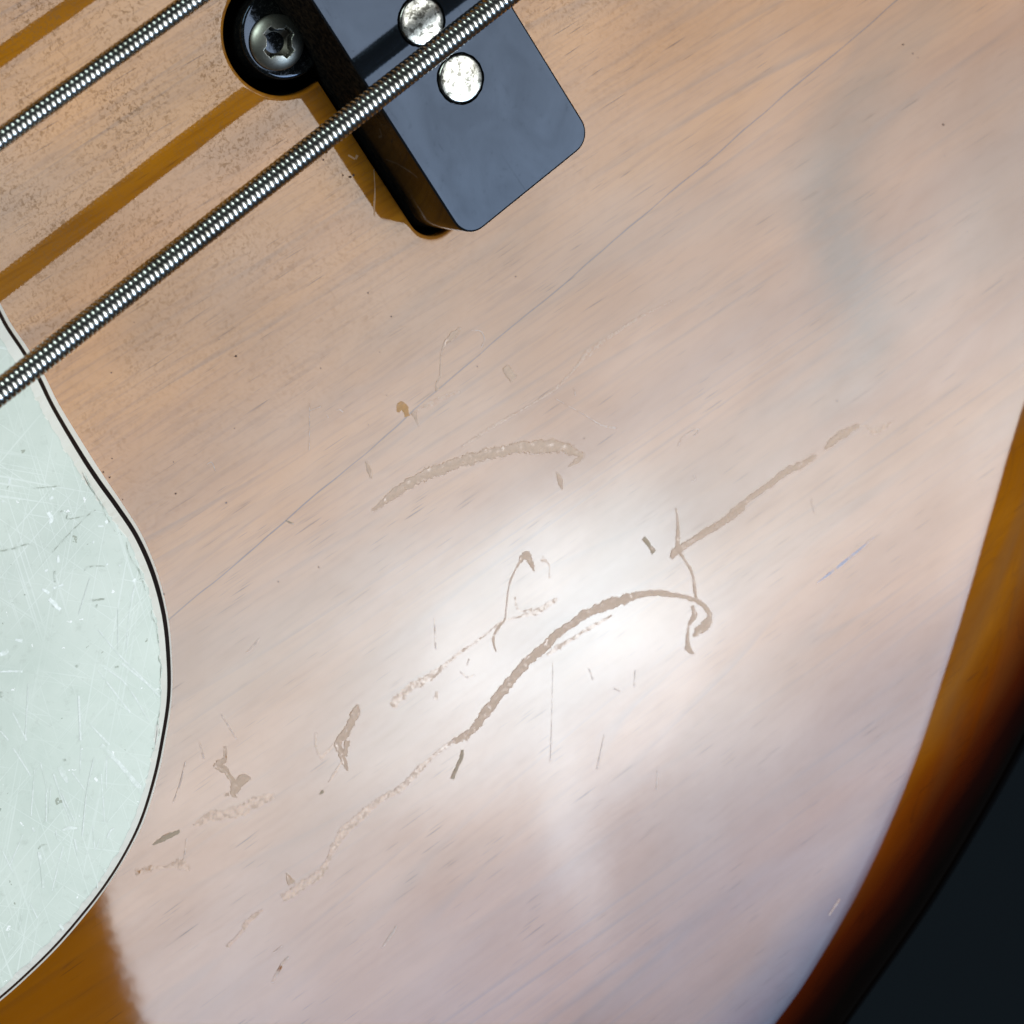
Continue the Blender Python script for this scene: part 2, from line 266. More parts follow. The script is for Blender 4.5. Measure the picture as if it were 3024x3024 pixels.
GUARD_MARKS = [
 ("chip",((-41.6,35.41,0.27),(-41.12,35.31,0.22))),
 ("chip",((-42.43,34.4,0.33),(-42.63,33.62,0.45),(-43.05,33.3,0.22))),
 ("chip",((-43.59,39.78,0.22),(-43.99,39.36,0.16))),
 ("chip",((-45.66,38.47,0.22),(-45.57,38.21,0.27))),
 ("chip",((-44.29,30.08,0.16),(-44.72,29.48,0.29))),
 ("chip",((-46.36,29.68,0.29),(-46.04,29.61,0.16))),
 ("chip",((-47.74,27.03,0.4),(-47.5,25.3,0.33))),
 ("chip",((-47.72,28.33,0.22),(-47.39,27.5,0.27))),
 ("chip",((-46.74,27.63,0.33),(-45.7,27.25,0.22))),
 ("chip",((-53.05,25.89,0.18),(-52.56,25.3,0.45))),
 ("chip",((-55.27,25.65,0.38),(-54.64,25.5,0.45),(-54.31,25.7,0.22))),
 ("chip",((-56.32,24.23,0.18),(-55.36,23.52,0.2),(-54.46,22.71,0.25))),
 ("chip",((-38.28,29.66,0.45),(-37.96,29.59,0.29))),
 ("chip",((-40.61,28.8,0.22),(-40.38,28.8,0.16))),
 ("chip",((-40.73,26.05,0.25),(-40.65,25.89,0.2))),
 ("chip",((-39.78,24.99,0.2),(-39.64,24.97,0.16))),
 ("chip",((-50.59,30.5,0.25),(-50.5,30.33,0.2))),
 ("chip",((-39.59,22.63,0.25),(-39.19,22.79,0.25))),
 ("chip",((-39.11,29.82,0.16),(-38.62,29.46,0.11))),
 ("chip",((-40.72,36.11,0.18),(-40.57,35.93,0.16))),
 ("grime",((-48.87,34.35,0.16),(-47.54,33.65,0.16),(-46.11,33.06,0.14),(-45.67,32.14,0.1))),
 ("grime",((-44.65,30.74,0.11),(-42.31,31.11,0.11),(-39.44,31.44,0.1),(-38.34,31.4,0.1))),
 ("grime",((-42.2,37.38,0.11),(-41.1,36.6,0.13),(-39.84,35.78,0.1))),
 ("grime",((-40.72,33.03,0.13),(-41.27,32.53,0.11),(-39.68,31.63,0.1))),
 ("grime",((-43.06,27.0,0.13),(-42.33,26.97,0.19),(-40.98,25.96,0.11))),
 ("grime",((-44.18,23.91,0.19),(-43.03,23.15,0.22))),
 ("grime",((-45.54,29.01,0.22),(-46.23,28.06,0.16))),
 ("grime",((-44.38,23.11,0.22),(-44.03,23.21,0.16))),
 ("grime",((-46.53,16.5,0.29),(-46.11,16.43,0.19))),
 ("grime",((-49.79,19.33,0.32),(-49.18,19.4,0.16))),
 ("grime",((-57.76,22.28,0.64),(-56.94,21.87,0.16))),
 ("grime",((-47.74,26.26,0.41),(-47.46,25.36,0.35))),
 ("grime",((-41.41,33.62,0.22),(-41.2,33.53,0.19))),
 ("grime",((-49.58,29.1,0.19),(-49.44,28.99,0.16))),
 ("line",((-45.54,21.0,0.13),(-45.34,17.35,0.16),(-44.88,14.04,0.19),(-44.52,10.79,0.19))),
 ("line",((-43.02,26.01,0.08),(-46.24,23.69,0.1))),
 ("line",((-39.73,22.17,0.13),(-41.96,20.16,0.13),(-44.66,16.98,0.08))),
 ("line",((-45.63,16.43,0.19),(-44.69,12.7,0.22),(-44.26,11.16,0.16))),
 ("line",((-48.09,17.51,0.13),(-48.07,13.6,0.16),(-48.01,11.58,0.19))),
 ("line",((-47.44,17.36,0.1),(-46.6,14.31,0.16),(-46.99,9.53,0.13))),
 ("line",((-52.2,13.97,0.13),(-51.82,10.3,0.22))),
 ("line",((-54.8,21.23,0.1),(-58.54,16.65,0.13))),
 ("line",((-42.57,21.43,0.08),(-45.11,17.93,0.1))),
 ("line",((-51.31,16.73,0.22),(-53.96,12.73,0.22))),
 ("line",((-59.98,19.25,0.16),(-59.91,17.83,0.16))),
 ("line",((-57.82,19.92,0.13),(-58.42,16.55,0.19))),
 ("line",((-60.0,16.88,0.16),(-60.29,13.2,0.13))),
 ("line",((-59.59,13.5,0.1),(-62.79,9.8,0.13))),
 ("line",((-58.66,13.71,0.13),(-59.97,10.59,0.1))),
 ("line",((-60.09,10.7,0.13),(-61.91,8.21,0.15))),
 ("line",((-59.37,10.88,0.11),(-61.13,8.75,0.13))),
 ("line",((-58.31,11.8,0.16),(-59.08,9.41,0.16),(-59.89,6.44,0.13))),
 ("line",((-58.81,9.79,0.13),(-59.55,6.24,0.15))),
 ("line",((-53.95,10.27,0.1),(-56.75,7.79,0.11),(-59.85,4.34,0.15))),
 ("line",((-54.35,8.37,0.11),(-57.07,3.96,0.13))),
 ("line",((-52.59,9.71,0.11),(-54.85,6.75,0.11))),
 ("line",((-56.67,10.58,0.13),(-56.72,6.74,0.1))),
 ("line",((-57.38,12.0,0.49),(-57.48,11.07,0.59),(-57.73,10.07,0.23))),
 ("line",((-61.16,6.31,0.16),(-60.42,5.98,0.36),(-59.77,5.4,0.23))),
 ("line",((-60.69,4.67,0.16),(-61.49,2.9,0.23))),
 ("line",((-61.69,6.78,0.13),(-62.06,5.88,0.13),(-61.65,5.1,0.1))),
 ("line",((-57.99,2.29,0.16),(-57.29,2.71,0.2),(-56.7,2.71,0.1))),
 ("line",((-64.42,6.11,0.33),(-65.19,4.53,0.36),(-66.36,2.68,0.23))),
 ("line",((-62.04,4.83,0.13),(-63.89,3.38,0.15),(-65.83,1.79,0.1))),
 ("line",((-64.62,8.75,0.1),(-67.59,7.08,0.13))),
 ("line",((-67.22,9.41,0.08),(-67.62,7.31,0.13),(-67.97,5.77,0.1))),
 ("line",((-68.36,2.6,0.13),(-68.76,0.47,0.13))),
 ("line",((-72.01,1.33,0.26),(-72.22,0.89,0.26))),
 ("line",((-52.53,10.87,0.49),(-52.17,7.3,0.36),(-52.13,3.67,0.33))),
 ("line",((-52.17,9.75,0.16),(-51.81,4.11,0.16))),
 ("line",((-63.4,8.7,0.23),(-63.52,8.19,0.2))),
 ("line",((-60.17,-0.15,0.33),(-60.17,-0.56,0.23))),
 ("line",((-61.41,-0.5,0.13),(-61.91,-1.31,0.13))),
 ("line",((-67.36,-1.63,0.23),(-67.38,-2.45,0.3))),
 ("line",((-54.22,12.32,0.1),(-56.1,9.88,0.13))),
 ("line",((-58.37,4.48,0.08),(-59.6,2.26,0.13),(-58.6,2.82,0.08))),
 ("line",((-69.77,2.01,0.08),(-71.11,0.72,0.1))),
 ("grime",((-56.68,12.25,0.26),(-56.37,12.19,0.26))),
 ("grime",((-64.3,6.42,0.13),(-63.77,6.47,0.13),(-63.32,6.16,0.08))),
 ("grime",((-48.47,6.78,0.23),(-48.3,6.83,0.16))),
 ("grime",((-36.94,35.29,0.05),(-37.28,33.98,0.16),(-37.39,32.49,0.05))),
 ("grime",((-37.33,32.44,0.05),(-37.51,31.22,0.16),(-37.87,30.14,0.05))),
 ("grime",((-37.81,30.09,0.05),(-37.93,29.17,0.16),(-38.0,28.19,0.05))),
 ("grime",((-37.7,26.58,0.05),(-38.17,25.46,0.16),(-38.41,24.16,0.05))),
 ("grime",((-38.35,24.11,0.05),(-38.37,23.32,0.16),(-38.56,22.67,0.05))),
 ("grime",((-38.51,22.62,0.05),(-38.82,21.83,0.16),(-39.08,21.0,0.05))),
 ("grime",((-39.75,18.99,0.05),(-40.13,18.37,0.16),(-40.28,17.55,0.05))),
 ("grime",((-40.22,17.51,0.05),(-40.42,16.97,0.16),(-40.8,16.58,0.05))),
 ("grime",((-40.74,16.53,0.05),(-41.0,16.04,0.16),(-41.2,15.51,0.05))),
 ("grime",((-41.95,14.48,0.05),(-42.26,14.15,0.16),(-42.34,13.62,0.05))),
 ("grime",((-42.28,13.57,0.05),(-42.8,12.82,0.16),(-43.49,12.22,0.05))),
 ("grime",((-43.43,12.17,0.05),(-44.0,11.46,0.16),(-44.5,10.7,0.05))),
 ("grime",((-45.36,9.52,0.05),(-46.1,8.95,0.16),(-46.6,8.19,0.05))),
 ("grime",((-46.55,8.14,0.05),(-47.14,7.45,0.16),(-47.91,6.91,0.05))),
]
PICK_Z = 10.16
PICK_X0, PICK_X1, PICK_Y0, PICK_Y1 = 9.20, 27.75, 31.35, 124.0
EAR_C, EAR_R, ROUTE_R = (8.1, 58.7), 4.9, 6.55
CREASE = [(-132, -84), (-100, -82), (-70, -80), (-30, -75.5), (-8.43, -71.9), (1.0, -69.3), (13.05, -64.3), (24.2, -58.2), (32.6, -52.5), (41.5, -46.2),
          (52.6, -38.0), (61.8, -31.6), (90, -14), (112, -1), (135, 12)]
RIM = [(-134, -97), (-101, -95), (-71, -92.5), (-31, -88.0), (-6, -84.2), (5, -82.2), (19, -79.7), (33, -76.2), (44, -73.0), (54, -69.5),
       (67, -63.5), (78, -57), (108, -40), (130, -26), (153, -12)]

# ------------------------------------------------------------------ helpers


def catmull(pts, n):
    """n samples along a smooth curve through tuples of any length"""
    out = []
    m = len(pts) - 1
    for k in range(n):
        t = k / (n - 1) * m
        i = min(int(t), m - 1)
        f = t - i
        p0, p1, p2, p3 = pts[max(i - 1, 0)], pts[i], pts[i + 1], pts[min(i + 2, m)]
        out.append(tuple(0.5 * (2 * b + (c - a) * f + (2 * a - 5 * b + 4 * c - d) * f * f + (3 * b - a - 3 * c + d) * f ** 3)
                         for a, b, c, d in zip(p0, p1, p2, p3)))
    return out


def mesh_obj(name, verts, faces, mat, parent=None, smooth=True, label=None, scale=MM):
    me = bpy.data.meshes.new(name)
    me.from_pydata([(x * scale, y * scale, z * scale) for x, y, z in verts], [], faces)
    me.update()
    if smooth:
        me.polygons.foreach_set('use_smooth', [True] * len(me.polygons))
    me.materials.append(mat)
    o = bpy.data.objects.new(name, me)
    COL.objects.link(o)
    o.parent = parent
    if label:
        o['label'] = label
    return o


def fix_normals(o, weld=True):
    bm = bmesh.new()
    bm.from_mesh(o.data)
    if weld:
        bmesh.ops.remove_doubles(bm, verts=bm.verts, dist=1e-7)
    bmesh.ops.recalc_face_normals(bm, faces=bm.faces)
    bm.to_mesh(o.data)
    bm.free()


def new_mat(name):
    m = bpy.data.materials.new(name)
    m.use_nodes = True
    nt = m.node_tree
    return m, nt, nt.nodes['Principled BSDF']


def mm_coords(nt, rot=0.0, scale=(1, 1, 1)):
    """object coordinates in millimetres, turned by rot, then scaled"""
    tc = nt.nodes.new('ShaderNodeTexCoord')
    mp = nt.nodes.new('ShaderNodeMapping')
    mp.inputs['Rotation'].default_value = (0, 0, -rot)
    mp.inputs['Scale'].default_value = (1000, 1000, 1000)
    nt.links.new(tc.outputs['Object'], mp.inputs['Vector'])
    return vm(nt, 'MULTIPLY', mp.outputs['Vector'], scale)


def wobble_normal(nt, vecs_amps):
    geo = nt.nodes.new('ShaderNodeNewGeometry')
    acc = geo.outputs['Normal']
    for v, scale, amp, detail in vecs_amps:
        c = noise(nt, v, scale, detail, 0.5, 0.0, color=True)
        acc = vm(nt, 'ADD', acc, vm(nt, 'MULTIPLY', vm(nt, 'SUBTRACT', c, (.5, .5, .5)), (amp, amp, amp)))
    return vm(nt, 'NORMALIZE', acc)


# ------------------------------------------------------------------ materials
GRAIN = math.radians(-5.7)


def make_wood():
    m, nt, b = new_mat('sunburst_lacquered_wood')
    p = mm_coords(nt)
    g = mm_coords(nt, GRAIN)

    def stretched(sx, sy):
        return vm(nt, 'MULTIPLY', g, (sx, sy, 1))
    broad = noise(nt, stretched(0.012, 0.11), 1.0, 3.0, 0.55, 0.4)
    fine = noise(nt, stretched(0.13, 2.0), 1.0, 2.0, 0.6, 0.2)
    pore = noise(nt, stretched(0.17, 4.6), 1.0, 1.0, 0.55)
    sep = nt.nodes.new('ShaderNodeSeparateXYZ')
    nt.links.new(p, sep.inputs[0])
    centre = mt(nt, 'MULTIPLY_ADD', sep.outputs[1], 1 / 52.0, 0.06, clamp=True)
    lo = mixc(nt, centre, (0.205, 0.062, 0.0012), (0.375, 0.134, 0.0050))
    hi = mixc(nt, centre, (0.290, 0.098, 0.0024), (0.500, 0.197, 0.0105))
    amber = mixc(nt, ramp(nt, broad, [(.30, 0.0), (.70, 1.0)]), lo, hi)
    amber = mixc(nt, ramp(nt, fine, [(.34, 0.42), (.52, 0.0)]), amber, (0.220, 0.072, 0.004))
    pm = mt(nt, 'MULTIPLY', ramp(nt, pore, [(.26, 1.0), (.33, 0.0)]), ramp(nt, noise(nt, p, 0.10, 1.0), [(.38, 0.1), (.62, 1.0)]))
    amber = mixc(nt, mt(nt, 'MULTIPLY', pm, 0.90), amber, (0.09, 0.032, 0.009))
    # growth lines: soft on one side, sharper on the other
    gl = noise(nt, stretched(0.0036, 0.060), 1.0, 1.0, 0.4, 0.2)
    gr_ = mt(nt, 'FRACT', mt(nt, 'MULTIPLY', gl, 17.0))
    gr_ = ramp(nt, gr_, [(0.0, 0.0), (.72, 0.06), (.93, 1.0), (1.0, 0.0)])
    gr_ = mt(nt, 'MULTIPLY', gr_, ramp(nt, noise(nt, stretched(0.03, 0.12), 1.0, 2.0), [(.38, 0.03), (.66, 0.55)]))
    amber = mixc(nt, gr_, amber, (0.125, 0.043, 0.009))
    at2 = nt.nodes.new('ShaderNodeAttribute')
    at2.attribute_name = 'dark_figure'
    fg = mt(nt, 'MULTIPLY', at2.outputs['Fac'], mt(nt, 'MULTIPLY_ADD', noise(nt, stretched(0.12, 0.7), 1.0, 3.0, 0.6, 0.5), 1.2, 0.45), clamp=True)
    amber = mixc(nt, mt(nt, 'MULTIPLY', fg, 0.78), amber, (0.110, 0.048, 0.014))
    # dark joint between two body planks, and a few long mineral streaks
    wav = mt(nt, 'MULTIPLY', mt(nt, 'SUBTRACT', noise(nt, vm(nt, 'MULTIPLY', p, (.08, .02, 1)), 1.0, 2.0), 0.5), 1.0)
    yl = mt(nt, 'ADD', mt(nt, 'SUBTRACT', sep.outputs[1], mt(nt, 'MULTIPLY_ADD', sep.outputs[0], 0.0165, 16.70)), wav)
    ay = mt(nt, 'ABSOLUTE', yl)
    wv = mt(nt, 'MULTIPLY_ADD', noise(nt, vm(nt, 'MULTIPLY', p, (.22, .05, 1)), 1.0, 3.0), 0.30, -0.030)
    joint = mt(nt, 'SUBTRACT', 1.0, mt(nt, 'DIVIDE', ay, mt(nt, 'MAXIMUM', wv, 0.012), clamp=True), clamp=True)
    amber = mixc(nt, mt(nt, 'MULTIPLY', joint, 0.95, clamp=True), amber, (0.035, 0.012, 0.020))
    # darker figure drifting over the lower plank
    fig = noise(nt, stretched(0.02, 0.05), 1.0, 2.0, 0.5, 0.6)
    amber = mixc(nt, ramp(nt, fig, [(.40, 0.0), (.66, 0.55)]), amber, (0.170, 0.078, 0.028))
    # grime: fine speckle, thicker under the strings
    vor = nt.nodes.new('ShaderNodeTexVoronoi')
    vor.inputs['Scale'].default_value = 0.85
    vor.inputs['Randomness'].default_value = 1.0
    jit = vm(nt, 'ADD', p, vm(nt, 'MULTIPLY', noise(nt, p, 1.1, 2.0, 0.5, 0.0, color=True), (1.2, 1.2, 0)))
    nt.links.new(jit, vor.inputs['Vector'])
    sepc = nt.nodes.new('ShaderNodeSeparateColor')
    nt.links.new(vor.outputs['Color'], sepc.inputs[0])
    size = mt(nt, 'MULTIPLY', mt(nt, 'POWER', sepc.outputs[0], 2.2), 0.24)
    speck = mt(nt, 'LESS_THAN', vor.outputs['Distance'], size)
    under = mt(nt, 'MULTIPLY_ADD', sep.outputs[1], 1 / 42.0, -0.45, clamp=True)
    under = mt(nt, 'MULTIPLY', under, ramp(nt, noise(nt, p, 0.13, 3.0, 0.6), [(.36, 0.25), (.62, 1.0)]))
    speck = mt(nt, 'MULTIPLY', speck, mt(nt, 'MULTIPLY_ADD', under, 0.85, 0.06))
    mott = ramp(nt, noise(nt, p, 2.3, 2.0, 0.62, 1.2), [(.38, 1.0), (.50, 0.0)])
    mott = mt(nt, 'MULTIPLY', mott, mt(nt, 'MULTIPLY_ADD', under, 0.80, 0.05))
    dirt = mt(nt, 'MAXIMUM', speck, mott)
    amber = mixc(nt, mt(nt, 'MULTIPLY', dirt, 0.6), amber, (0.20, 0.105, 0.045))
    # sunburst: the finish darkens to black towards the body's rim
    at = nt.nodes.new('ShaderNodeAttribute')
    at.attribute_name = 'rim_distance'
    dist = mt(nt, 'DIVIDE', mt(nt, 'ADD', at.outputs['Fac'], mt(nt, 'MULTIPLY_ADD', noise(nt, p, 0.06, 2.0), 3.0, -1.5)), 40.0, clamp=True)
    mul = ramp(nt, dist, [(.15, (.004, .003, .003)), (.235, (.035, .010, .015)), (.315, (.20, .075, .04)), (.41, (.58, .38, .25)), (.52, (1, 1, 1))])
    amber = mixc(nt, 1.0, amber, mul, 'MULTIPLY')
    nt.links.new(amber, b.inputs['Base Color'])
    # clear lacquer: gloss broken by the sunken grain and by haze
    sg = noise(nt, vm(nt, 'MULTIPLY', g, (0.05, 0.10, 1)), 1.0, 4.0, 0.6, 0.3)
    spec = mt(nt, 'MULTIPLY_ADD', ramp(nt, sg, [(.30, 0.0), (.70, 1.0)]), 0.085, 0.435)
    spec = mt(nt, 'SUBTRACT', spec, mt(nt, 'MULTIPLY', ramp(nt, fine, [(.34, 1.0), (.50, 0.0)]), 0.022))
    spec = mt(nt, 'SUBTRACT', spec, mt(nt, 'MULTIPLY', dirt, 0.34))
    spec = mt(nt, 'SUBTRACT', spec, mt(nt, 'MULTIPLY', pm, 0.14))
    spec = mt(nt, 'SUBTRACT', spec, mt(nt, 'MULTIPLY', joint, 0.08))
    nt.links.new(spec, b.inputs['Specular IOR Level'])
    b.inputs['Roughness'].default_value = 0.035
    nrm = wobble_normal(nt, [(p, 0.8, 0.0030, 1.0), (p, 0.14, 0.0026, 0.0)])
    nt.links.new(nrm, b.inputs['Normal'])
    return m


def make_black_plastic():
    m, nt, b = new_mat('glossy_black_plastic')
    p = mm_coords(nt)
    gm = nt.nodes.new('ShaderNodeNewGeometry')
    sz = nt.nodes.new('ShaderNodeSeparateXYZ')
    nt.links.new(gm.outputs['True Normal'], sz.inputs[0])
    sp = nt.nodes.new('ShaderNodeSeparateXYZ')
    nt.links.new(p, sp.inputs[0])
    wall = mt(nt, 'LESS_THAN', sz.outputs[2], 0.3)
    low = mt(nt, 'MULTIPLY_ADD', sp.outputs[2], -0.16, 1.25, clamp=True)
    near = mt(nt, 'MULTIPLY_ADD', sp.outputs[1], 0.045, -1.45, clamp=True)
    dust = mt(nt, 'MULTIPLY', ramp(nt, noise(nt, p, 1.7, 3.0, 0.7), [(.38, 0.0), (.70, 1.0)]), mt(nt, 'MAXIMUM', mt(nt, 'MULTIPLY', low, 0.5), near))
    dust = mt(nt, 'MULTIPLY', mt(nt, 'MULTIPLY', dust, wall), 0.5)
    nt.links.new(mixc(nt, dust, (0.008, 0.010, 0.013), (0.085, 0.075, 0.062)), b.inputs['Base Color'])
    smear = noise(nt, vm(nt, 'MULTIPLY', p, (.16, .11, .2)), 1.0, 4.0, 0.6, 0.8)
    hair = noise(nt, vm(nt, 'MULTIPLY', p, (3.0, .16, 1)), 1.0, 2.0, 0.5, 0.6)
    r = mt(nt, 'MULTIPLY_ADD', ramp(nt, smear, [(.35, 0.0), (.75, 1.0)]), 0.06, 0.045)
    nt.links.new(r, b.inputs['Roughness'])
    s = mt(nt, 'MULTIPLY_ADD', ramp(nt, smear, [(.3, 0.0), (.7, 1.0)]), 0.12, 0.31)
    s = mt(nt, 'SUBTRACT', s, mt(nt, 'MULTIPLY', ramp(nt, hair, [(.25, 1.0), (.31, 0.0)]), 0.08))
    s = mt(nt, 'SUBTRACT', s, mt(nt, 'MULTIPLY', ramp(nt, noise(nt, p, 1.5, 4.0, 0.7), [(.60, 0.0), (.75, 1.0)]), 0.10))
    s = mt(nt, 'SUBTRACT', s, mt(nt, 'MULTIPLY', mt(nt, 'MAXIMUM', dust, mt(nt, 'MULTIPLY', near, wall)), 0.42), clamp=True)
    nt.links.new(s, b.inputs['Specular IOR Level'])
    b.inputs['Specular Tint'].default_value = (0.50, 0.66, 0.96, 1)
    nt.links.new(wobble_normal(nt, [(p, 0.16, 0.006, 1.0), (p, 2.2, 0.002, 1.0)]), b.inputs['Normal'])
    return m


def make_dusty_black():
    m, nt, b = new_mat('dusty_black_plastic')
    p = mm_coords(nt)
    d = ramp(nt, noise(nt, p, 2.2, 4.0, 0.7), [(.50, 0.0), (.85, 0.5)])
    c = mixc(nt, d, (0.006, 0.007, 0.008), (0.075, 0.072, 0.065))
    nt.links.new(c, b.inputs['Base Color'])
    b.inputs['Specular Tint'].default_value = (0.50, 0.66, 0.96, 1)
    nt.links.new(mt(nt, 'MULTIPLY_ADD', d, 0.5, 0.07), b.inputs['Roughness'])
    return m


def make_cavity():
    m, nt, b = new_mat('black_cavity_paint')
    p = mm_coords(nt)
    c = mixc(nt, noise(nt, p, 2.5, 3.0), (0.004, 0.004, 0.004), (0.014, 0.013, 0.012))
    nt.links.new(c, b.inputs['Base Color'])
    b.inputs['Roughness'].default_value = 0.8
    b.inputs['Specular IOR Level'].default_value = 0.15
    return m


def make_metal(name, colr, rough, tarnish, tscale):
    m, nt, b = new_mat(name)
    p = mm_coords(nt)
    b.inputs['Metallic'].default_value = 1.0
    t = noise(nt, p, tscale, 4.0, 0.65, 0.4)
    c = mixc(nt, ramp(nt, t, [(.50, 0.0), (.72, 1.0)]), colr, tarnish)
    nt.links.new(c, b.inputs['Base Color'])
    nt.links.new(mt(nt, 'MULTIPLY_ADD', t, 0.12, rough), b.inputs['Roughness'])
    return m, nt, b


def make_pole_metal():
    m, nt, b = make_metal('worn_nickel_pole', (0.42, 0.43, 0.41), 0.16, (0.10, 0.10, 0.085), 0.9)
    p = mm_coords(nt)
    pit = ramp(nt, noise(nt, p, 2.2, 3.0, 0.6), [(.51, 0.0), (.60, 1.0)])
    base = b.inputs['Base Color'].links[0].from_socket
    c = mixc(nt, mt(nt, 'MULTIPLY', pit, 0.8), base, (0.03, 0.028, 0.02))
    nt.links.new(c, b.inputs['Base Color'])
    nt.links.new(wobble_normal(nt, [(p, 0.9, 0.10, 2.0)]), b.inputs['Normal'])
    return m


def make_guard(name, a, bb, scratched=True):
    m, nt, b = new_mat(name)
    p = mm_coords(nt)
    c = mixc(nt, ramp(nt, noise(nt, p, 0.09, 4.0, 0.6, 0.5), [(.3, 0.0), (.7, 1.0)]), a, bb)
    if scratched:
        lines = None
        for ang, sx, sy, th in ((0.75, .035, 2.6, .33), (1.25, .05, 3.1, .33), (1.9, .045, 2.8, .31), (2.3, .06, 2.4, .30), (0.2, .05, 3.4, .31)):
            s = noise(nt, vm(nt, 'MULTIPLY', mm_coords(nt, ang), (sx, sy * 1.5, 1)), 1.0, 2.0, 0.5, 0.15)
            s = ramp(nt, s, [(th - .01, 1.0), (th + .045, 0.0)])
            lines = s if lines is None else mt(nt, 'MAXIMUM', lines, s)
        gate = ramp(nt, noise(nt, p, 0.10, 2.0), [(.35, 0.15), (.65, 1.0)])
        lines = mt(nt, 'MULTIPLY', lines, gate)
        c = mixc(nt, mt(nt, 'MULTIPLY', lines, 0.55), c, (0.93, 0.97, 0.92))
        vo = nt.nodes.new('ShaderNodeTexVoronoi')
        vo.inputs['Scale'].default_value = 0.9
        nt.links.new(vm(nt, 'ADD', p, vm(nt, 'MULTIPLY', noise(nt, p, 1.6, 2.0, 0.6, 0.0, color=True), (1.5, 1.5, 0))), vo.inputs['Vector'])
        vs = nt.nodes.new('ShaderNodeSeparateColor')
        nt.links.new(vo.outputs['Color'], vs.inputs[0])
        ding = mt(nt, 'LESS_THAN', vo.outputs['Distance'], mt(nt, 'MULTIPLY', mt(nt, 'POWER', vs.outputs[0], 4.0), 0.22))
        c = mixc(nt, ding, c, mixc(nt, mt(nt, 'GREATER_THAN', vs.outputs[1], 0.62), (1.0, 1.0, 0.98), (0.36, 0.39, 0.31)))
        gr = ramp(nt, noise(nt, p, 0.9, 5.0, 0.7, 0.3), [(.56, 0.0), (.72, 1.0)])
        c = mixc(nt, mt(nt, 'MULTIPLY', gr, 0.30), c, (0.38, 0.41, 0.34))
        nt.links.new(mt(nt, 'MULTIPLY_ADD', lines, 0.15, 0.30), b.inputs['Roughness'])
        nt.links.new(wobble_normal(nt, [(p, 0.25, 0.02, 2.0), (p, 1.6, 0.02, 2.0)]), b.inputs['Normal'])
    else:
        b.inputs['Roughness'].default_value = 0.4
    nt.links.new(c, b.inputs['Base Color'])
    b.inputs['Specular IOR Level'].default_value = 0.28
    return m


def make_mark(name, colr, rough, cover, scale, spec=0.25, ground=(0.27, 0.092, 0.003), gloss=(0.04, 0.46)):
    """a mark whose dull colour breaks up into the surface it lies on"""
    m, nt, b = new_mat(name)
    p = mm_coords(nt)
    v = noise(nt, p, 2.6, 3.0, 0.65)
    c = mixc(nt, ramp(nt, v, [(.35, 0.0), (.65, 1.0)]), colr, tuple(x * 0.80 for x in colr))
    k = ramp(nt, noise(nt, p, scale, 3.0, 0.65, 0.3), [(.74 - .5 * cover, 0.0), (.92 - .5 * cover, 1.0)])
    k = mt(nt, 'MULTIPLY', k, min(1.0, cover + 0.15))
    if gloss[0] < 0.1:
        nt.links.new(wobble_normal(nt, [(p, 2.4, 0.08, 2.0)]), b.inputs['Normal'])
    nt.links.new(mixc(nt, k, ground, c), b.inputs['Base Color'])
    nt.links.new(mt(nt, 'MULTIPLY_ADD', k, rough - gloss[0], gloss[0]), b.inputs['Roughness'])
    nt.links.new(mt(nt, 'MULTIPLY_ADD', k, spec - gloss[1], gloss[1]), b.inputs['Specular IOR Level'])
    return m


WOOD = make_wood()
PLASTIC = make_black_plastic()
DUSTY = make_dusty_black()
CAVITY = make_cavity()
STRING_M, _, _sb = make_metal('bright_nickel_winding', (0.50, 0.51, 0.50), 0.17, (0.26, 0.25, 0.22), 0.35)
CORE_M, _, _ = make_metal('dark_steel_core', (0.08, 0.08, 0.08), 0.5, (0.05, 0.05, 0.05), 0.5)
SCREW_M, _nts, _bs = make_metal('dull_nickel_screw', (0.40, 0.41, 0.38), 0.34, (0.26, 0.25, 0.22), 1.6)
POLE_M = make_pole_metal()
SOCKET_M, _, _ = make_metal('dark_screw_socket', (0.18, 0.17, 0.15), 0.42, (0.06, 0.057, 0.05), 1.4)
GUARD_M = make_guard('mint_pickguard_plastic', (0.60, 0.665, 0.585), (0.715, 0.765, 0.685))
GUARD_W = make_guard('aged_white_ply', (0.84, 0.83, 0.74), (0.90, 0.90, 0.82), False)
GUARD_K = make_guard('black_ply', (0.006, 0.006, 0.008), (0.010, 0.009, 0.011), False)
ON_GUARD = dict(ground=(0.66, 0.718, 0.638), gloss=(0.33, 0.28))
